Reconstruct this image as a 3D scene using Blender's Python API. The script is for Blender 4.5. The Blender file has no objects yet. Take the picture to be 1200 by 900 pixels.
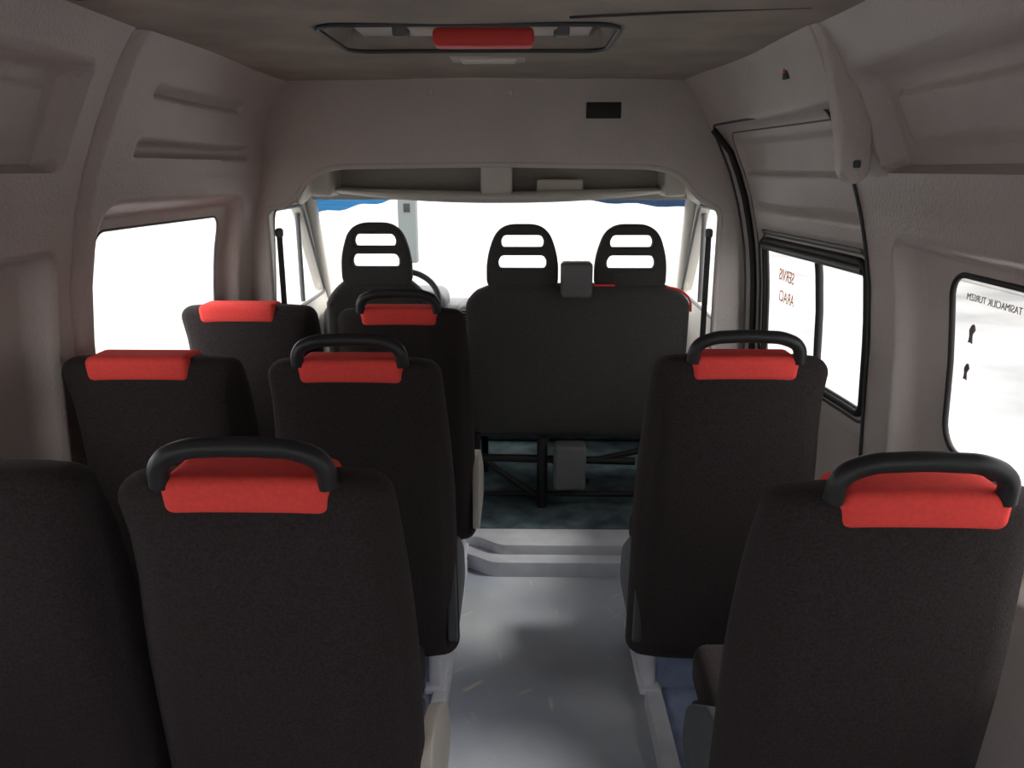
import bpy, bmesh, math, random
import numpy as np
from mathutils import Vector, Matrix
random.seed(3)
scn = bpy.context.scene
try:
    scn.view_settings.view_transform = 'Standard'
except Exception:
    pass
C = -0.125      # vehicle centre line x
CEIL = 1.938
CROWN = .010
YB = 3.35       # bulkhead
YR = -1.25      # rear doors

# ------------------------------------------------------------ materials
def mat(name, col, rough=0.6, noise=0.0, nscale=30, bump=0.0, bscale=200, spec=0.4, metal=0.0, col2=None, detail=4, sheen=0.0):
    m = bpy.data.materials.new(name); m.use_nodes = True
    nt = m.node_tree; b = nt.nodes['Principled BSDF']
    b.inputs['Base Color'].default_value = (*col, 1)
    b.inputs['Roughness'].default_value = rough
    b.inputs['Metallic'].default_value = metal
    b.inputs['Specular IOR Level'].default_value = spec
    if sheen: b.inputs['Sheen Weight'].default_value = sheen
    tc = nt.nodes.new('ShaderNodeTexCoord')
    if noise > 0 or col2:
        n = nt.nodes.new('ShaderNodeTexNoise'); n.inputs['Scale'].default_value = nscale; n.inputs['Detail'].default_value = detail
        nt.links.new(tc.outputs['Object'], n.inputs['Vector'])
        r = nt.nodes.new('ShaderNodeValToRGB')
        c2 = col2 if col2 else tuple(min(1, c*(1+noise)) for c in col)
        c1 = col if col2 else tuple(c*(1-noise) for c in col)
        r.color_ramp.elements[0].position = 0.32; r.color_ramp.elements[0].color = (*c1, 1)
        r.color_ramp.elements[1].position = 0.68; r.color_ramp.elements[1].color = (*c2, 1)
        nt.links.new(n.outputs['Fac'], r.inputs['Fac']); nt.links.new(r.outputs['Color'], b.inputs['Base Color'])
    if bump > 0:
        n2 = nt.nodes.new('ShaderNodeTexNoise'); n2.inputs['Scale'].default_value = bscale; n2.inputs['Detail'].default_value = 2
        nt.links.new(tc.outputs['Object'], n2.inputs['Vector'])
        bp = nt.nodes.new('ShaderNodeBump'); bp.inputs['Strength'].default_value = bump; bp.inputs['Distance'].default_value = 0.004
        nt.links.new(n2.outputs['Fac'], bp.inputs['Height']); nt.links.new(bp.outputs['Normal'], b.inputs['Normal'])
    return m

M_wall = mat('wall_vinyl', (0.54, 0.482, 0.455), 0.45, 0.05, 4, 0.5, 110, spec=0.5)
M_ceil = mat('headliner_felt', (0.36, 0.315, 0.275), 0.9, 0.12, 5, 0.5, 90, spec=0.1)
M_part = mat('partition_vinyl', (0.53, 0.482, 0.452), 0.5, 0.05, 4, 0.4, 110)
M_white = mat('cab_white_plastic', (0.60, 0.57, 0.52), 0.5, 0.03, 6)
M_fab = mat('seat_fabric', (0.034, 0.027, 0.028), 0.95, 0.25, 200, 0.4, 420, spec=0.10, sheen=0.04)
M_fab2 = mat('cab_seat_fabric', (0.060, 0.059, 0.056), 0.9, 0.2, 200, 0.4, 350, spec=0.2, sheen=0.10)
M_red = mat('red_cloth', (0.90, 0.090, 0.078), 0.95, 0.05, 120, 0.2, 500, spec=0.05)
M_handle = mat('handle_rubber', (0.020, 0.020, 0.022), 0.45, spec=0.4)
M_black = mat('black_rubber', (0.016, 0.015, 0.015), 0.6)
M_dgrey = mat('dark_grey_plastic', (0.06, 0.065, 0.07), 0.5)
M_grey = mat('grey_plastic', (0.12, 0.12, 0.12), 0.5)
M_cream = mat('cream_plastic', (0.55, 0.51, 0.45), 0.5, 0.04, 10)
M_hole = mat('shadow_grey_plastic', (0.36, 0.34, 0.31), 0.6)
M_trim = mat('kerb_trim', (0.56, 0.58, 0.63), 0.5, 0.08, 12)
M_ped = mat('pedestal_paint', (0.60, 0.61, 0.66), 0.45, 0.08, 12)
M_bluep = mat('blue_vinyl', (0.26, 0.31, 0.46), 0.6, 0.15, 14)
M_mat = mat('cab_mat', (0.03, 0.05, 0.06), 0.85, 0.0, 9, col2=(0.12, 0.17, 0.185), detail=8)
M_redpl = mat('red_plastic', (0.70, 0.06, 0.05), 0.5)
M_lamp = mat('lamp_plastic', (0.75, 0.70, 0.62), 0.3)
M_orange = mat('orange_vinyl', (0.80, 0.30, 0.14), 0.5)
M_ink = mat('ink_vinyl', (0.22, 0.18, 0.17), 0.5)
M_conc = mat('forecourt_concrete', (0.25, 0.255, 0.26), 0.9, 0.0, 0.45, col2=(0.48, 0.475, 0.465), detail=10)
M_post = mat('painted_post', (0.14, 0.16, 0.16), 0.6)
M_fac = mat('rendered_facade', (0.36, 0.35, 0.34), 0.9, 0.12, 2)
M_shut = mat('shutter_paint', (0.44, 0.40, 0.36), 0.7, 0.1, 3)

# floor vinyl: matte blue-grey with soft dust and only a few drag marks
M_floor = mat('aisle_vinyl', (0.335, 0.372, 0.445), 0.72, 0.0, 2.6, 0.12, 120, spec=0.25, col2=(0.47, 0.495, 0.525), detail=5)
nt = M_floor.node_tree; b = nt.nodes['Principled BSDF']
src = b.inputs['Base Color'].links[0].from_socket
tc = nt.nodes.new('ShaderNodeTexCoord')
prev = src
for (rot, sc, seedz, thr) in ((0.9, (2.2, 9, 1), 1.3, .675), (-0.7, (2.4, 10, 1), 5.1, .68), (1.45, (2.2, 9, 1), 9.4, .675)):
    rt = nt.nodes.new('ShaderNodeMapping'); rt.inputs['Rotation'].default_value = (0, 0, rot)
    nt.links.new(tc.outputs['Object'], rt.inputs['Vector'])
    mp = nt.nodes.new('ShaderNodeMapping'); mp.inputs['Scale'].default_value = sc; mp.inputs['Location'].default_value = (seedz, seedz*2, seedz)
    nt.links.new(rt.outputs['Vector'], mp.inputs['Vector'])
    wv = nt.nodes.new('ShaderNodeTexNoise'); wv.inputs['Scale'].default_value = 2.0; wv.inputs['Detail'].default_value = 2; wv.inputs['Distortion'].default_value = 0.3
    nt.links.new(mp.outputs['Vector'], wv.inputs['Vector'])
    rp = nt.nodes.new('ShaderNodeValToRGB'); e = rp.color_ramp.elements
    e[0].position = thr; e[0].color = (0, 0, 0, 1); e[1].position = thr+.09; e[1].color = (.8, .8, .8, 1)
    nt.links.new(wv.outputs['Fac'], rp.inputs['Fac'])
    mx = nt.nodes.new('ShaderNodeMixRGB'); mx.inputs['Color2'].default_value = (0.68, 0.62, 0.50, 1)
    nt.links.new(rp.outputs['Color'], mx.inputs['Fac']); nt.links.new(prev, mx.inputs['Color1'])
    prev = mx.outputs['Color']
nt.links.new(prev, b.inputs['Base Color'])

def glass_mat(name, tint=(0.97, 0.98, 0.98), gl=0.03):
    m = bpy.data.materials.new(name); m.use_nodes = True
    nt = m.node_tree; nt.nodes.clear()
    o = nt.nodes.new('ShaderNodeOutputMaterial'); t = nt.nodes.new('ShaderNodeBsdfTransparent'); g = nt.nodes.new('ShaderNodeBsdfGlossy')
    g.inputs['Roughness'].default_value = 0.05
    t.inputs['Color'].default_value = (*tint, 1)
    mx = nt.nodes.new('ShaderNodeMixShader'); mx.inputs['Fac'].default_value = gl
    nt.links.new(t.outputs[0], mx.inputs[1]); nt.links.new(g.outputs[0], mx.inputs[2]); nt.links.new(mx.outputs[0], o.inputs['Surface'])
    return m
M_glass = glass_mat('window_glass')
M_band = glass_mat('sun_band_blue', (0.035, 0.15, 0.32), 0.03)
M_band2 = glass_mat('sun_band_dark', (0.025, 0.05, 0.10), 0.03)

# ------------------------------------------------------------ helpers
def link(o, parent=None):
    scn.collection.objects.link(o)
    if parent: o.parent = parent
    return o
def empty(name, loc=(0,0,0)):
    o = bpy.data.objects.new(name, None); o.location = loc; o.empty_display_size = 0.1
    return link(o)
def finish(name, me, m, parent=None, ang=40, loc=None):
    me.materials.clear(); me.materials.append(m)
    for p in me.polygons: p.use_smooth = True
    try: me.set_sharp_from_angle(angle=math.radians(ang))
    except Exception: pass
    o = bpy.data.objects.new(name, me)
    if loc: o.location = loc
    return link(o, parent)
def from_data(name, vs, fs, m, parent=None, ang=40):
    me = bpy.data.meshes.new(name); me.from_pydata(vs, [], fs)
    bm = bmesh.new(); bm.from_mesh(me); bmesh.ops.recalc_face_normals(bm, faces=bm.faces); bm.to_mesh(me); bm.free()
    return finish(name, me, m, parent, ang)
def rbox(name, x0, x1, y0, y1, z0, z1, m, parent=None, r=0.01, seg=3, cuts=0, fn=None, ang=40):
    bm = bmesh.new(); bmesh.ops.create_cube(bm, size=1)
    for v in bm.verts:
        v.co = Vector(((x0+x1)/2+v.co.x*(x1-x0), (y0+y1)/2+v.co.y*(y1-y0), (z0+z1)/2+v.co.z*(z1-z0)))
    if r > 0:
        bmesh.ops.bevel(bm, geom=list(bm.edges), offset=r, segments=seg, profile=0.5, affect='EDGES')
    if cuts:
        long = [e for e in bm.edges if e.calc_length() > 2.5*max(r, 0.02)]
        bmesh.ops.subdivide_edges(bm, edges=long, cuts=cuts, use_grid_fill=True)
    if fn:
        for v in bm.verts: v.co = Vector(fn(*v.co))
    bmesh.ops.recalc_face_normals(bm, faces=bm.faces)
    me = bpy.data.meshes.new(name); bm.to_mesh(me); bm.free()
    return finish(name, me, m, parent, ang)
def tube(name, pts, r, m, parent=None, cyclic=False, smooth=True, res=6):
    cu = bpy.data.curves.new(name, 'CURVE'); cu.dimensions = '3D'; cu.bevel_depth = r; cu.bevel_resolution = 4; cu.use_fill_caps = True
    if smooth:
        sp = cu.splines.new('BEZIER'); sp.bezier_points.add(len(pts)-1)
        for p, q in zip(sp.bezier_points, pts):
            p.co = q; p.handle_left_type = p.handle_right_type = 'AUTO'
        sp.resolution_u = res
    else:
        sp = cu.splines.new('POLY'); sp.points.add(len(pts)-1)
        for p, q in zip(sp.points, pts): p.co = (*q, 1)
    sp.use_cyclic_u = cyclic
    t = bpy.data.objects.new('tmp', cu); scn.collection.objects.link(t)
    dg = bpy.context.evaluated_depsgraph_get()
    me = bpy.data.meshes.new_from_object(t.evaluated_get(dg))
    bpy.data.objects.remove(t)
    return finish(name, me, m, parent, 60)
def plate(name, loops, ext, mapf, m, parent=None, bev=0.0):
    cu = bpy.data.curves.new(name, 'CURVE'); cu.dimensions = '2D'; cu.fill_mode = 'BOTH'; cu.extrude = ext; cu.bevel_depth = bev; cu.bevel_resolution = 2
    for lp in loops:
        sp = cu.splines.new('POLY'); sp.points.add(len(lp)-1)
        for p, q in zip(sp.points, lp): p.co = (q[0], q[1], 0, 1)
        sp.use_cyclic_u = True
    t = bpy.data.objects.new('tmp', cu); scn.collection.objects.link(t)
    dg = bpy.context.evaluated_depsgraph_get()
    me = bpy.data.meshes.new_from_object(t.evaluated_get(dg))
    bpy.data.objects.remove(t)
    for v in me.vertices: v.co = Vector(mapf(*v.co))
    bm = bmesh.new(); bm.from_mesh(me); bmesh.ops.remove_doubles(bm, verts=bm.verts, dist=1e-5)
    bmesh.ops.recalc_face_normals(bm, faces=bm.faces); bm.to_mesh(me); bm.free()
    return finish(name, me, m, parent, 35)
def rounded(poly, r, n=6):
    out = []; N = len(poly)
    for i in range(N):
        rr = r[i] if isinstance(r, (list, tuple)) else r
        p0, p, p1 = Vector(poly[i-1]), Vector(poly[i]), Vector(poly[(i+1) % N])
        if rr <= 0: out.append(tuple(p)); continue
        a = (p0-p); bb = (p1-p); l = min(rr, a.length*0.48, bb.length*0.48)
        a = p + a.normalized()*l; bb = p + bb.normalized()*l
        for k in range(n+1):
            t = k/n; q = a*(1-t)**2 + p*2*t*(1-t) + bb*t*t
            out.append(tuple(q))
    return out
def sdf(y, z, rc, r):
    y0, y1, z0, z1 = rc
    qx = np.abs(y-(y0+y1)/2)-(y1-y0)/2+r; qz = np.abs(z-(z0+z1)/2)-(z1-z0)/2+r
    return np.minimum(np.maximum(qx, qz), 0)+np.sqrt(np.maximum(qx, 0)**2+np.maximum(qz, 0)**2)-r
def ss(t):
    t = np.clip(t, 0, 1); return t*t*(3-2*t)

# ------------------------------------------------------------ side walls (moulded panels)
ZW = [0, .8, 1.15, 1.3, 1.4, 1.5, 1.6, 1.7, 1.8, 1.87, 1.92, 1.95, 2.0]
WW = [1.10, 1.10, 1.085, 1.07, 1.05, 1.025, .99, .945, .895, .855, .82, .79, .74]
def W(z): return np.interp(z, ZW, WW)
def taper(y, z=0, s=1):
    t = 0.065*ss((np.asarray(y, float)-2.2)/1.15)
    if s < 0: t = t*(1-1.3*ss((np.asarray(z, float)-1.5)/.35))
    return t
F_left = [((2.19, 3.19, .78, 1.52), .10, .050, .045), ((2.30, 3.04, 1.798, 1.834), .014, .022, .012), ((2.30, 3.17, 1.642, 1.688), .02, .040, .013),
          ((1.00, 1.99, 1.60, 1.85), .04, .065, .018), ((1.06, 1.93, 1.66, 1.80), .03, -.014, .02), ((.70, 2.04, .78, 1.41), .07, .080, .028),
          ((-1.0, .55, .78, 1.42), .07, .055, .05), ((-1.0, .6, 1.62, 1.85), .05, .03, .03)]
G_left = [((2.27, 3.07, .92, 1.44), .05), ((.85, 1.76, .92, 1.35), .06), ((-.85, .40, .92, 1.35), .06)]
F_right = [((2.23, 3.29, .10, 1.77), .05, .035, .02), ((2.33, 3.20, 1.585, 1.715), .03, .018, .016), ((2.33, 3.20, 1.455, 1.485), .012, .014, .012),
           ((2.31, 3.22, .84, 1.40), .04, .018, .02),
           ((1.10, 2.045, 1.60, 1.835), .04, .070, .018), ((1.17, 1.975, 1.66, 1.785), .03, -.016, .018), ((.70, 2.075, .78, 1.445), .07, .065, .035),
           ((-1.0, .55, .78, 1.42), .07, .055, .05), ((-1.0, .6, 1.62, 1.85), .05, .03, .03)]
G_right = [((2.37, 3.18, .90, 1.335), .03), ((.80, 1.915, .95, 1.378), .07), ((-.85, .40, .92, 1.35), .06)]
def wx(s, y, z, F):
    y = np.asarray(y, float); z = np.asarray(z, float)
    d = W(z)-taper(y, z, s)
    for rc, r, dep, bv in F:
        d = d + dep*ss(-sdf(y, z, rc, r)/bv)
    if s < 0:
        yc = 2.125-0.05*(z-1.2)
        d = d + 0.016*np.exp(-((y-yc)/0.009)**2)
        d = d - 0.014*ss((y-yc)/.04)
    return C + s*d
def make_wall(name, s, F, G):
    h = 0.010
    ny = int((YB-YR)/h)+1; zs = np.arange(0.0, 1.985, h); ys = YR+np.arange(ny+1)*h
    Y, Z = np.meshgrid(ys, zs, indexing='ij'); Y = Y.copy(); Z = Z.copy()
    kill = np.zeros((len(ys)-1, len(zs)-1), bool)
    cy = (ys[:-1]+ys[1:])/2; cz_ = (zs[:-1]+zs[1:])/2
    CY, CZ = np.meshgrid(cy, cz_, indexing='ij')
    for rc, r in G:
        kill |= sdf(CY, CZ, rc, r) < 0
        for _ in range(3):
            D = sdf(Y, Z, rc, r); e = 1e-4
            gy = (sdf(Y+e, Z, rc, r)-D)/e; gz = (sdf(Y, Z+e, rc, r)-D)/e
            near = np.abs(D) < h*0.72
            Y = np.where(near, Y-gy*D, Y); Z = np.where(near, Z-gz*D, Z)
    X = wx(s, Y, Z, F)
    nz = len(zs)
    vs = np.stack([X.ravel(), Y.ravel(), Z.ravel()], 1).tolist()
    fs = []
    for i in range(len(ys)-1):
        for j in range(nz-1):
            if not kill[i, j]:
                a = i*nz+j; q = (a, a+nz, a+nz+1, a+1)
                fs.append(q if s < 0 else q[::-1])
    me = bpy.data.meshes.new(name); me.from_pydata(vs, [], fs)
    bm = bmesh.new(); bm.from_mesh(me)
    bmesh.ops.delete(bm, geom=[v for v in bm.verts if not v.link_faces], context='VERTS')
    bm.to_mesh(me); bm.free()
    return finish(name, me, M_wall, None, 80)
make_wall('wall_left', -1, F_left, G_left)
make_wall('wall_right', 1, F_right, G_right)

def rr_path(rc, r, off=0.0, n=6):
    y0, y1, z0, z1 = rc; y0 -= off; y1 += off; z0 -= off; z1 += off; r = r+off
    pts = []
    for cyy, czz, a0 in ((y1-r, z1-r, 0), (y0+r, z1-r, 90), (y0+r, z0+r, 180), (y1-r, z0+r, 270)):
        for k in range(n+1):
            a = math.radians(a0+90*k/n); pts.append((cyy+r*math.cos(a), czz+r*math.sin(a)))
    out = []
    for i in range(len(pts)):
        p, q = pts[i], pts[(i+1) % len(pts)]
        L = math.dist(p, q); k = max(1, int(L/0.06))
        for t in range(k): out.append((p[0]+(q[0]-p[0])*t/k, p[1]+(q[1]-p[1])*t/k))
    return out
wn = 0
def make_window(s, F, rc, r, fr=0.011, slider=False, out=0.012, fm=None):
    global wn
    wn += 1
    e = empty('window_%d' % wn)
    path = rr_path(rc, r)
    tube('frame', [(float(wx(s, y, z, F)), y, z) for y, z in path], fr, fm or M_black, e, True, False)
    cyy, czz = (rc[0]+rc[1])/2, (rc[2]+rc[3])/2
    vs = [(float(wx(s, cyy, czz, F))+s*out*0.3, cyy, czz)]+[(float(wx(s, y, z, F))+s*out*0.3, y, z) for y, z in path]
    n = len(path); fs = [(0, i+1, (i+1) % n+1) for i in range(n)]
    from_data('pane', vs, fs, M_glass, e, 80)
    if slider:
        tube('surround', [(float(wx(s, y, z, F))-s*0.004, y, z) for y, z in rr_path(rc, r, 0.012)], 0.013, M_black, e, True, False)
        ym = 2.70
        pts = [(float(wx(s, ym, z, F))-s*0.002, ym, z) for z in np.linspace(rc[2], rc[3], 8)]
        tube('mullion', pts, 0.013, M_black, e, False, False)
        zt = rc[3]-0.012
        tube('top_rail', [(float(wx(s, y, zt, F))-s*0.010, y, zt) for y in np.linspace(rc[0], rc[1], 12)], 0.013, M_grey, e, False, False)
        tube('top_lip', [(float(wx(s, y, rc[3]+.045, F))-s*0.002, y, rc[3]+.045) for y in np.linspace(rc[0], rc[1], 12)], 0.011, M_grey, e, False, False)
        tube('outer_lip', [(float(wx(s, y, z, F))-s*0.0, y, z) for y, z in rr_path(rc, r, 0.04)], 0.005, M_dgrey, e, True, False)
    return e
for rc, r in G_left: make_window(-1, F_left, rc, r, 0.004, fm=M_grey)
for k, (rc, r) in enumerate(G_right): make_window(1, F_right, rc, r, 0.007, slider=(k == 0))
d = empty('door_1')
rc = (2.23, 3.29, .10, 1.77)
pp = [(float(wx(1, y, z, F_right))-0.004, y, z) for y, z in rr_path(rc, .05)]
tube('seal', pp, 0.0045, M_dgrey, d, True, False)
tube('front_seal', [(float(wx(1, 3.27, z, F_right))-0.012, 3.27, z) for z in np.linspace(.15, 1.755, 20)], 0.012, M_black, d, False, False)
tube('inner_seam', [(float(wx(1, y, z, F_right))-0.0, y, z) for y, z in rr_path((2.28, 3.22, .14, 1.74), .05)], 0.003, M_grey, d, True, False)
tube('pull_handle', [(float(wx(1, 2.9, .80, F_right)), 2.9, .80), (.87, 2.9, .78), (.87, 2.65, .78), (float(wx(1, 2.65, .80, F_right)), 2.65, .80)], 0.012, M_black, d)

def text(name, body, size, y, z, x, m, parent=None):
    cu = bpy.data.curves.new(name, 'FONT'); cu.body = body; cu.size = size; cu.extrude = 0.0005; cu.align_x = 'CENTER'
    t = bpy.data.objects.new('tmp', cu); scn.collection.objects.link(t)
    dg = bpy.context.evaluated_depsgraph_get(); me = bpy.data.meshes.new_from_object(t.evaluated_get(dg)); bpy.data.objects.remove(t)
    for v in me.vertices:
        a, b2, c2 = v.co; v.co = Vector((x+c2, y+a, z+b2))
    return finish(name, me, m, parent)
s1 = empty('window_sticker')
text('line_1', 'SERVIS', .06, 2.98, 1.21, float(wx(1, 2.98, 1.2, F_right))-.004, M_orange, s1)
text('line_2', 'ARACI', .06, 2.98, 1.13, float(wx(1, 2.98, 1.13, F_right))-.004, M_orange, s1)
s2 = empty('window_sticker')
text('line_1', 'TASIMACILIK TURIZM', .022, 1.735, 1.325, float(wx(1, 1.62, 1.32, F_right))-.006, M_ink, s2)
for nm, (yy, z0_, sc) in {'figure_1': (1.825, 1.225, .75), 'figure_2': (1.825, 1.14, .65)}.items():
    body = rounded([(-.012, 0), (-.006, .03), (-.020, .045), (-.010, .062), (.004, .058), (.016, .04), (.010, .02), (.014, 0), (.004, .004)], .006)
    plate(nm, [[(yy+a*sc, z0_+b2*sc) for a, b2 in body]], .0006, lambda a, b2, c2: (float(wx(1, 1.76, 1.2, F_right))-.006+c2, a, b2), M_ink, s2)

# ------------------------------------------------------------ ceiling
H = (-.52, .23, 2.10, 2.56)
xs = np.arange(C-.90, C+.861, .015); ys = np.arange(YR, YB+.02, .015)
X, Y = np.meshgrid(xs, ys, indexing='ij')
def cz(x, y=0): return CEIL + CROWN*(1-((x-C)/.8)**2)
Z = cz(X) + .05*ss(-sdf(X, Y, H, .07)/.025) + .003*np.sin(X*9+Y*3)*np.sin(Y*4)
n = len(ys)
vs = np.stack([X.ravel(), Y.ravel(), Z.ravel()], 1).tolist()
fs = [(i*n+j, i*n+j+1, (i+1)*n+j+1, (i+1)*n+j) for i in range(len(xs)-1) for j in range(n-1)]
from_data('ceiling', vs, fs, M_ceil, None, 80)
h = empty('roof_hatch')
tube('hatch_rim', [(x, y, cz(x, y)-.002) for x, y in rr_path(H, .07)], .006, M_dgrey, h, True, False)
rbox('hatch_lid', H[0]+.05, H[1]-.05, H[2]+.05, H[3]-.05, 1.979, 1.988, M_part, h, r=.004)
rbox('red_release_handle', -.235, .020, 2.17, 2.25, 1.908, 1.952, M_redpl, h, r=.014, seg=4)
rbox('handle_base', -.30, .08, 2.18, 2.29, 1.948, 1.985, M_cream, h, r=.008)
rbox('latch', .07, .11, 2.20, 2.25, 1.935, 1.975, M_grey, h, r=.006)
rbox('latch_2', -.34, -.30, 2.20, 2.25, 1.935, 1.975, M_grey, h, r=.006)
l = empty('ceiling_lamp')
rbox('lamp_base', -.24, .0, 2.68, 2.80, 1.941, 1.970, M_part, l, r=.010)
rbox('lamp_lens', -.21, -.03, 2.70, 2.78, 1.934, 1.965, M_lamp, l, r=.012)
for k, (a, b2) in enumerate((((-.90, 1.75), (-.60, 1.70)), ((.10, 2.02), (.60, 1.86)))):
    tube('trim_%d' % (k+1), [(a[0]+(b2[0]-a[0])*t, a[1]+(b2[1]-a[1])*t, cz(a[0]+(b2[0]-a[0])*t)-.001) for t in (0, .33, .66, 1)], .003, M_dgrey)

# ------------------------------------------------------------ partition with arch
def half(z, s): return float(W(z))-float(taper(YB, z, s))
zz = [0.0, .8, 1.15, 1.3, 1.4, 1.5, 1.55, 1.6, 1.65, 1.7, 1.75, 1.8, 1.87, 1.92, 1.95, 1.985]
outer = [(C-half(z, -1)-.03, z) for z in zz]+[(C+half(z, 1)+.03, z) for z in reversed(zz)]
inner = [(-1.055, -.02), (-1.055, 1.455), (-.945, 1.475), (-.86, 1.59), (-.76, 1.622), (-.12, 1.630), (.50, 1.622), (.615, 1.595), (.69, 1.50), (.785, 1.455), (.785, -.02)]
inn = rounded(inner, [0, .04, .05, .07, .06, 0, .06, .07, .06, .04, 0])
loop = outer + [(.785, 0.0)] + list(reversed(inn[1:-1])) + [(-1.055, 0.0)]
p = empty('partition')
plate('arch_panel', [loop], .018, lambda a, b2, c2: (a, YB+c2, b2), M_part, p, .006)
edge = [q for q in inn if q[1] > .1]
tube('arch_edge', [(-1.055, YB-.012, .15)]+[(a, YB-.012, b2) for a, b2 in edge]+[(.785, YB-.012, .15)], .014, M_part, p, False, False)
rbox('vent_label', .235, .37, YB-.03, YB-.02, 1.80, 1.86, M_black, p, r=.003)
for k, a in enumerate((-.37, -.06)):
    rbox('screw_%d' % k, a-.012, a+.012, YB-.03, YB-.022, 1.885, 1.909, M_cream, p, r=.005)

# ------------------------------------------------------------ door track beam
bm_e = empty('door_track_cover')
prof = rounded([(.65, 1.965), (.675, 1.93), (.722, 1.83), (.745, 1.765), (.84, 1.765), (.84, 1.965)], [0, .03, .05, .02, 0, 0])
plate('beam', [prof], (YB-2.08)/2, lambda a, b2, c2: (a, (YB+2.08)/2+c2, b2), M_wall, bm_e, .004)
prof2 = rounded([(.665, 1.965), (.705, 1.90), (.738, 1.80), (.762, 1.70), (.778, 1.600), (.80, 1.580), (.826, 1.600), (.822, 1.70), (.805, 1.82), (.76, 1.965)], [0, .04, .05, .05, .02, .02, .02, .05, .05, 0])
plate('end_bracket', [prof2], .020, lambda a, b2, c2: (a, 2.07+c2, b2), M_wall, bm_e, .010)
rbox('bracket_screw', .790, .808, 2.034, 2.044, 1.612, 1.630, M_dgrey, bm_e, r=.004)
rbox('switch_hole', .700, .712, 2.33, 2.37, 1.845, 1.875, M_dgrey, bm_e, r=.003)
rbox('switch_red', .697, .703, 2.345, 2.36, 1.86, 1.872, M_redpl, bm_e, r=.002)

# ------------------------------------------------------------ rear doors (behind the camera)
lr = [(C-1.11, 0), (C-1.11, 1.3), (C-.95, 1.7), (C-.8, 1.98), (C+.8, 1.98), (C+.95, 1.7), (C+1.11, 1.3), (C+1.11, 0)]
w1 = rounded([(C-.85, .95), (C-.12, .95), (C-.12, 1.5), (C-.80, 1.5)], .07)
w2 = rounded([(C+.12, .95), (C+.85, .95), (C+.80, 1.5), (C+.12, 1.5)], .07)
plate('wall_rear', [lr, w1, w2], .02, lambda a, b2, c2: (a, YR-.01+c2, b2), M_wall)
for k, w in enumerate((w1, w2)):
    wn += 1; e = empty('window_%d' % wn)
    plate('pane', [w], .002, lambda a, b2, c2: (a, YR-.01+c2, b2), M_glass, e)
    tube('frame', [(a, YR+.012, b2) for a, b2 in w], .012, M_black, e, True, False)

# ------------------------------------------------------------ floor, platforms, step
rbox('floor', C-1.12, C+1.12, YR, YB+.05, -.04, 0.0, M_floor, r=0)
rbox('seat_platform', C-1.08, -.278, -1.1, 3.02, 0.0, .055, M_bluep, r=.004)
rbox('seat_platform', .42, C+1.06, -1.1, 2.28, 0.0, .055, M_bluep, r=.004)
rbox('trim_3', -.280, -.232, -1.1, 3.03, 0.0, .070, M_trim, r=.009)
plate('trim_4', [rounded([(.375, -1.1), (.42, -1.1), (.42, 2.20), (.50, 2.28), (C+1.04, 2.28), (C+1.04, 2.31), (.47, 2.31), (.375, 2.23)], [0, 0, .05, .05, 0, 0, .08, .08])], .035, lambda a, b2, c2: (a, b2, .035+c2), M_trim)
st = empty('cab_step')
plate('step_base', [rounded([(-1.02, 3.08), (-.235, 3.08), (-.13, 3.0), (C+1.0, 3.0), (C+1.0, 3.40), (-1.02, 3.40)], [0, .03, .03, 0, 0, 0])], .030, lambda a, b2, c2: (a, b2, .032+c2), M_trim, st, .003)
plate('step_top', [rounded([(-1.02, 3.15), (-.20, 3.15), (-.10, 3.07), (C+1.0, 3.07), (C+1.0, 3.42), (-1.02, 3.42)], [0, .03, .03, 0, 0, 0])], .022, lambda a, b2, c2: (a, b2, .083+c2), M_trim, st, .004)
rbox('cab_floor', C-1.0, C+1.0, 3.22, 4.8, .05, .116, M_mat, r=.004)

# ------------------------------------------------------------ cab shell
HX = 0.985
for s, nm in ((-1, 'wall_cab_left'), (1, 'wall_cab_right')):
    o_ = [(3.36, 0.05), (4.85, 0.05), (4.85, .90), (4.16, 1.54), (4.04, 1.70), (3.36, 1.70)]
    hole = rounded([(3.53, .95), (4.52, .95), (4.02, 1.44), (3.53, 1.44)], .06)
    plate(nm, [o_, hole], .025, lambda a, b2, c2, s=s: (C+s*(HX+.02+.02*ss(np.float64((a-3.4)/1.4)) - .05*max(0, b2-1.0))+c2, a, b2), M_white, None, .004)
    wn += 1; e = empty('window_%d' % wn)
    X0 = lambda a, b2: C+s*(HX+.02+.02*ss(np.float64((a-3.4)/1.4)) - .05*max(0, b2-1.0))
    plate('pane', [hole], .002, lambda a, b2, c2: (X0(a, b2)+c2, a, b2), M_glass, e)
    tube('frame', [(X0(a, b2)-s*.026, a, b2) for a, b2 in hole], .008, M_grey, e, True, False)
    tube('quarter_bar', [(X0(4.12, .95), 4.12, .95), (X0(4.12, 1.36), 4.05, 1.40)], .012, M_grey, e, False, False)
rbox('ceiling_cab', C-1.02, C+1.02, 3.36, 4.10, 1.68, 1.71, M_white, r=.003)
ws = empty('windshield')
def wsp(u, v):
    hw = 1.0 - .07*v
    y = 4.72 - .53*v - .10*(u*u)
    return (C+u*hw, y, .90+.62*v)
N = 16
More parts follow.
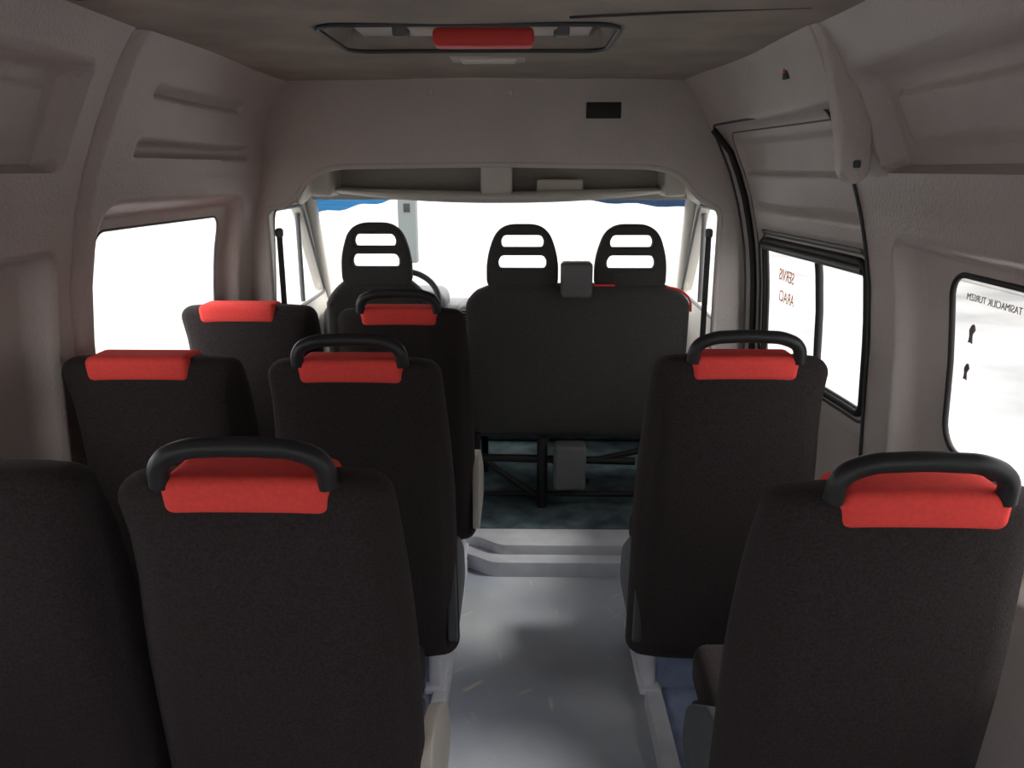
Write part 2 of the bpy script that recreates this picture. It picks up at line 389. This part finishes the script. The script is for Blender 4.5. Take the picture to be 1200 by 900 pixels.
def ws_patch(name, v0, v1, m, u0=-1, u1=1, off=0):
    vs = []; fs = []
    for i in range(N+1):
        for j in range(5):
            t = i/N
            va = v0
            if name == 'sun_band_1': va = v0 + (v1-v0)*(.65*t + .06*math.sin(t*17))
            if name == 'sun_band_2': va = v0 + (v1-v0)*(.5*(1-t) + .06*math.sin(t*21))
            q = wsp(u0+(u1-u0)*t, va+(v1-va)*j/4); vs.append((q[0], q[1]-off, q[2]))
    for i in range(N):
        for j in range(4): fs.append((i*5+j, i*5+j+1, i*5+j+6, i*5+j+5))
    return from_data(name, vs, fs, m, ws, 80)
ws_patch('pane', 0, 1, M_glass)
ws_patch('sun_band_1', .79, 1, M_band, -1, -.48, .006)
ws_patch('sun_band_2', .84, 1, M_band2, .15, 1, .006)
for s in (-1, 1):
    tube('a_pillar_%d' % s, [Vector(wsp(s, v))+Vector((s*.02, -.02, 0)) for v in (0, .25, .5, .75, 1, 1.15)], .042, M_white, ws)
tube('header', [Vector(wsp(u, 1.02))+Vector((0, -.01, .01)) for u in np.linspace(-1, 1, 12)], .03, M_white, ws)
from_data('header_panel', [(*Vector(wsp(u, 1.0)),) for u in np.linspace(-1, 1, 9)]+[(C+u*.99, 4.06, 1.70) for u in np.linspace(-1, 1, 9)], [(i, i+1, i+10, i+9) for i in range(8)], M_white, ws)
sh = empty('overhead_shelf')
def shelf_lip(u, t):
    x = C+.005+u*.80
    z0 = 1.462+.050*abs(u)**2.2; z1 = 1.510+.020*abs(u)
    y = 3.72+.10*u*u
    return (x, y-.03*math.sin(t*math.pi), z0+(z1-z0)*t)
us = np.linspace(-1, 1, 33); vs = []; fs = []
prof_t = [0, .2, .4, .6, .8, 1]
for u in us:
    for t in prof_t: vs.append(shelf_lip(u, t))
    a = shelf_lip(u, 1); vs.append((a[0], a[1]+.03, a[2]-.005)); vs.append((a[0], a[1]+.04, a[2]-.03)); vs.append((a[0], 4.15, a[2]-.04))
    bq = shelf_lip(u, 0); vs.append((a[0], 4.15, bq[2]+.01)); 
K = 10
for i in range(len(us)-1):
    for j in range(K): fs.append((i*K+j, i*K+(j+1) % K, (i+1)*K+(j+1) % K, (i+1)*K+j))
from_data('tray', vs, fs, M_white, sh, 50)
rbox('shelf_back', C-.88, C+.88, 3.90, 3.92, 1.47, 1.70, M_hole, sh, r=.003)
rbox('shelf_roof_liner', C-.88, C+.88, 3.60, 4.02, 1.665, 1.677, M_white, sh, r=.003)
rbox('shelf_divider', C-.075, C+.065, 3.70, 3.90, 1.50, 1.665, M_white, sh, r=.015)
for k, s in enumerate((-1, 1)):
    rbox('shelf_end_%d' % k, C+s*.79-.05, C+s*.79+.05, 3.70, 4.05, 1.49, 1.665, M_white, sh, r=.02)
    tube('brow_%d' % k, [(C+s*.77, 3.72, 1.66), (C+s*.84, 3.74, 1.58), (C+s*.88, 3.80, 1.51), (C+s*.95, 3.95, 1.47)], .025, M_white, sh)
rbox('papers', .05, .26, 3.76, 3.88, 1.50, 1.565, M_cream, sh, r=.01)
db = empty('dashboard')
def dashf(x, y, z):
    return (x, y + (.10*(z-.5) if y < 4.4 else 0), z - .05*max(0, (y-4.4)))
rbox('dash_top', C-.97, C+.97, 4.25, 4.74, .66, .90, M_dgrey, db, r=.06, seg=5, fn=dashf)
rbox('dash_lower', C-.95, C+.95, 4.35, 4.74, .12, .70, M_mat, db, r=.03)
rbox('centre_console', -.36, .10, 4.12, 4.45, .45, .93, M_dgrey, db, r=.05, seg=4)
rbox('instrument_cowl', -.90, -.42, 4.22, 4.55, .84, .985, M_dgrey, db, r=.06, seg=5)
for k, a in enumerate((-.33, -.20)):
    rbox('vent_%d' % k, a, a+.10, 4.105, 4.14, .83, .91, M_black, db, r=.01)
    for q in range(4): rbox('vent_slat_%d_%d' % (k, q), a+.005, a+.095, 4.098, 4.11, .842+q*.017, .848+q*.017, M_grey, db, r=.001)
sw = empty('steering_wheel')
c0 = Vector((-.62, 4.02, .955)); tl = math.radians(38)
def swp(r, a, o=0): return c0+Vector((r*math.cos(a), -o*math.cos(tl)+r*math.sin(a)*math.sin(tl), r*math.sin(a)*math.cos(tl)+o*0.6*math.sin(tl)))
tube('rim', [swp(.19, 2*math.pi*k/24) for k in range(24)], .015, M_black, sw, True)
for a in (0.1, math.pi-.1, -math.pi/2): tube('spoke', [swp(.03, a), swp(.19, a)], .014, M_dgrey, sw)
tube('hub', [swp(0, 0, .02), swp(0, 0, -.05)], .06, M_dgrey, sw)
tube('column', [c0, c0+Vector((0, .30, -.16))], .04, M_dgrey, sw)
for x0 in (-1.035, .765):
    e = empty('seat_belt')
    rbox('strap', x0-.012, x0+.012, 3.44, 3.444, .55, 1.36, M_dgrey, e, r=.001)
    rbox('anchor', x0-.016, x0+.016, 3.425, 3.46, 1.33, 1.37, M_grey, e, r=.012)

# ------------------------------------------------------------ passenger seats
LEAN = .13
def seat(cx, y, ztop=1.14, handle=True, hw=.225, wid=.022, redx=0.0, cover=1, base=.055, cov_m=None, cov_off=.026):
    e = empty('passenger_seat', (cx, y, 0))
    zt = ztop; zb = .195
    H_ = zt-zb
    def f(x, yy, z):
        t = (zt-z)/H_
        k = 1+ (wid/hw)*ss(np.float64(t*2.2))
        u = min(1, abs(x)/hw)
        yb = yy
        if yy > .0 and t > .05: yb += .035*(u**3)*min(1, t*5)*(1-t*.5)
        if yy < .05: yb += .018*(u**4) - .014*math.sin(min(1, t)*math.pi)*(1-u*u)
        return (x*k, yb + LEAN*t*1.0, z + (-.012*(u**4) if t < .1 else 0))
    rbox('backrest', -hw, hw, 0, .105, zb, zt, M_fab, e, r=.038, seg=5, cuts=9, fn=f, ang=60)
    rbox('cushion', -hw+.03, hw-.03, LEAN+.03, LEAN+.50, .33, .45, M_fab, e, r=.04, seg=4, cuts=3, ang=60,
         fn=lambda x, yy, z: (x, yy, z+.03*ss(np.float64((yy-LEAN-.2)/.3))))
    def fr(x, yy, z):
        t = (zt-z)/H_
        return (x+redx, yy+LEAN*t, z)
    rbox('red_head_patch', -.134, .134, -.006, .112, zt-.062, zt+.006, M_red, e, r=.02, seg=4, cuts=3, fn=fr, ang=60)
    if handle:
        pts = [(-.133, .008, zt-.01), (-.126, .002, zt+.030), (-.095, 0, zt+.050), (-.04, 0, zt+.057),
               (.04, 0, zt+.057), (.095, 0, zt+.050), (.126, .002, zt+.030), (.133, .008, zt-.01)]
        tube('grab_handle', pts, .0165, M_handle, e)
    rbox('underframe', -hw+.03, hw-.03, LEAN+.05, LEAN+.46, .27, .335, M_dgrey, e, r=.012)
    for k, a in enumerate((-hw+.035, hw-.075)):
        rbox('leg_%d' % k, a, a+.04, LEAN+.06, LEAN+.40, base, .28, M_ped, e, r=.012)
        rbox('foot_%d' % k, a-.012, a+.052, LEAN+.04, LEAN+.44, base, base+.022, M_ped, e, r=.006)
    rbox('pedestal_panel', -hw+.07, hw-.07, LEAN+.08, LEAN+.10, base, .28, M_bluep, e, r=.004)
    if cover:
        xx = cover*(hw+cov_off)
        plate('hinge_cover', [rounded([(LEAN-.0, .25), (LEAN+.36, .28), (LEAN+.34, .40), (LEAN+.14, .54), (LEAN+.02, .54)], .05)], .008,
              lambda a, b2, c2: (xx+c2, a, b2), cov_m or M_cream, e, .005)
    return e
Y1, Y2, Y3 = 1.17, 1.975, 2.76
seat(-.438, Y1); seat(-.441, Y2, cov_m=M_dgrey, cov_off=.006); seat(-.437, Y3)
seat(-.932, Y1, 1.15, False, hw=.225, wid=.008, redx=-.085, cover=0)
seat(-.968, Y2, 1.145, False, hw=.235, wid=.004, redx=-.015, cover=0)
seat(-.975, Y3, 1.15, False, hw=.240, wid=.0, redx=-.025, cover=0)
seat(.612, Y1, 1.122, cover=-1, cov_m=M_dgrey, redx=.012, cov_off=-.004)
seat(.556, Y2+.01, 1.150, cover=-1, cov_m=M_dgrey, cov_off=-.004)

# ------------------------------------------------------------ front seats
def headrest(cx, y, e, zb=1.125, zt=1.385):
    hgt = zt-zb
    out = rounded([(-.140, zb), (-.140, zb+.45*hgt), (-.095, zt-.012), (.095, zt-.012), (.140, zb+.45*hgt), (.140, zb)], [.03, .07, .10, .10, .07, .03], 8)
    def slot(hw, z0, z1): return rounded([(-hw+.012, z0), (-hw, (z0+z1)/2), (-hw+.02, z1), (hw-.02, z1), (hw, (z0+z1)/2), (hw-.012, z0)], .022, 4)
    def mp(a, b2, c2):
        return (cx+a, y+c2+.25*a*a-.03*(b2-zb), b2)
    return plate('headrest', [out, slot(.106, 1.277, 1.354), slot(.118, 1.188, 1.269)], .015, mp, M_fab2, e, .013)
fb = empty('front_passenger_bench')
def fbk(x, yy, z):
    t = (1.135-z)/.72
    u = min(1, abs(x-.226)/.48)
    dz = -.05*ss(np.float64((u-.78)/.22)) if z > 1.05 else 0
    return (x, yy+.10*t-.02*math.sin(min(1, max(0, t))*math.pi), z+dz)
rbox('backrest', -.256, .708, 3.42, 3.55, .415, 1.135, M_fab2, fb, r=.05, seg=5, cuts=11, fn=fbk, ang=60)
rbox('cushion', -.25, .70, 3.54, 4.02, .42, .58, M_fab2, fb, r=.05, seg=4)
headrest(-.012, 3.475, fb); headrest(.447, 3.475, fb)
tube('red_piping', [(.60, 3.425, 1.128), (.655, 3.43, 1.112), (.700, 3.44, 1.07), (.708, 3.445, 1.02)], .005, M_red, fb)
tube('red_piping_1', [(.29, 3.43, 1.133), (.38, 3.43, 1.134)], .005, M_red, fb)
rbox('belt_housing', .150, .282, 3.375, 3.47, 1.085, 1.235, M_grey, fb, r=.018, seg=4)
rbox('belt_reel_box', .130, .272, 3.36, 3.46, .225, .435, M_grey, fb, r=.018, seg=4)
for k, (a, b2, rr) in enumerate([((-.22, 3.47, .345), (.50, 3.47, .33), .018), ((.08, 3.45, .116), (.08, 3.45, .45), .024), ((-.22, 3.47, .36), (.05, 3.47, .16), .014),
              ((.08, 3.55, .33), (.30, 3.60, .18), .013), ((.62, 3.5, .116), (.62, 3.5, .45), .018), ((-.22, 3.5, .116), (-.22, 3.5, .45), .018), ((-.22, 3.85, .40), (.66, 3.85, .40), .02),
              ((-.2, 3.9, .116), (-.2, 3.85, .42), .018), ((.62, 3.9, .116), (.62, 3.85, .42), .018), ((.30, 3.47, .33), (.60, 3.47, .40), .014), ((-.22, 3.47, .17), (.62, 3.47, .17), .013)]):
    tube('frame_tube_%d' % k, [a, b2], rr, M_black, fb, False, False)
ds = empty('driver_seat')
def dsk(x, yy, z):
    t = (1.15-z)/.68; u = min(1, abs(x+.65)/.23)
    dz = -.07*ss(np.float64((u-.5)/.5)) if z > 1.05 else 0
    return (-.65+(x+.65)*(1+.05*ss(np.float64(t*2))), yy+.10*t, z+dz)
rbox('backrest', -.88, -.42, 3.50, 3.63, .47, 1.15, M_fab2, ds, r=.055, seg=5, cuts=9, fn=dsk, ang=60)
rbox('cushion', -.88, -.42, 3.62, 4.08, .46, .60, M_fab2, ds, r=.05, seg=4)
rbox('pedestal', -.84, -.46, 3.60, 4.0, .116, .47, M_dgrey, ds, r=.02)
headrest(-.645, 3.53, ds, 1.13, 1.388)

# ------------------------------------------------------------ outside
def gp(name, x0, x1, y0, y1, z, m): return from_data(name, [(x0, y0, z), (x1, y0, z), (x1, y1, z), (x0, y1, z)], [(0, 1, 2, 3)], m)
gp('ground', -60, 60, -60, 80, -.62, M_conc)
ps = empty('street_post')
rbox('pole', -3.10, -2.66, 20.0, 20.4, -.62, 6, M_post, ps, r=.03)
rbox('sign_plate', -2.95, -2.80, 19.97, 20.0, 0.6, .8, M_black, ps, r=.005)
bd = empty('roadside_building')
rbox('facade', 9.0, 9.4, -4, 24, -.62, 4.0, M_fac, bd, r=.02)
for k in range(7): rbox('shutter_%d' % k, 8.95, 9.02, -2+k*3.6, 0+k*3.6, -.5, 2.0, M_shut, bd, r=.01)

# ------------------------------------------------------------ light
w = bpy.data.worlds.new('sky'); scn.world = w; w.use_nodes = True
bg = w.node_tree.nodes['Background']; bg.inputs['Color'].default_value = (1.0, 0.98, 0.97, 1); bg.inputs['Strength'].default_value = 3.6
sd = bpy.data.lights.new('sun', 'SUN'); sd.energy = 2.2; sd.angle = math.radians(10.0); sd.color = (1, .95, .88)
so = bpy.data.objects.new('sun', sd); link(so)
so.rotation_euler = Vector((.60, -.05, .62)).to_track_quat('Z', 'Y').to_euler()

# ------------------------------------------------------------ camera
cam = bpy.data.cameras.new('camera'); co = bpy.data.objects.new('camera', cam); link(co)
cam.sensor_width = 36; cam.lens = 950/1200*36; cam.clip_start = .02; cam.clip_end = 300
co.location = (0, 0, 1.61)
co.rotation_euler = (math.radians(90-14.86), 0, math.radians(.933))
scn.camera = co
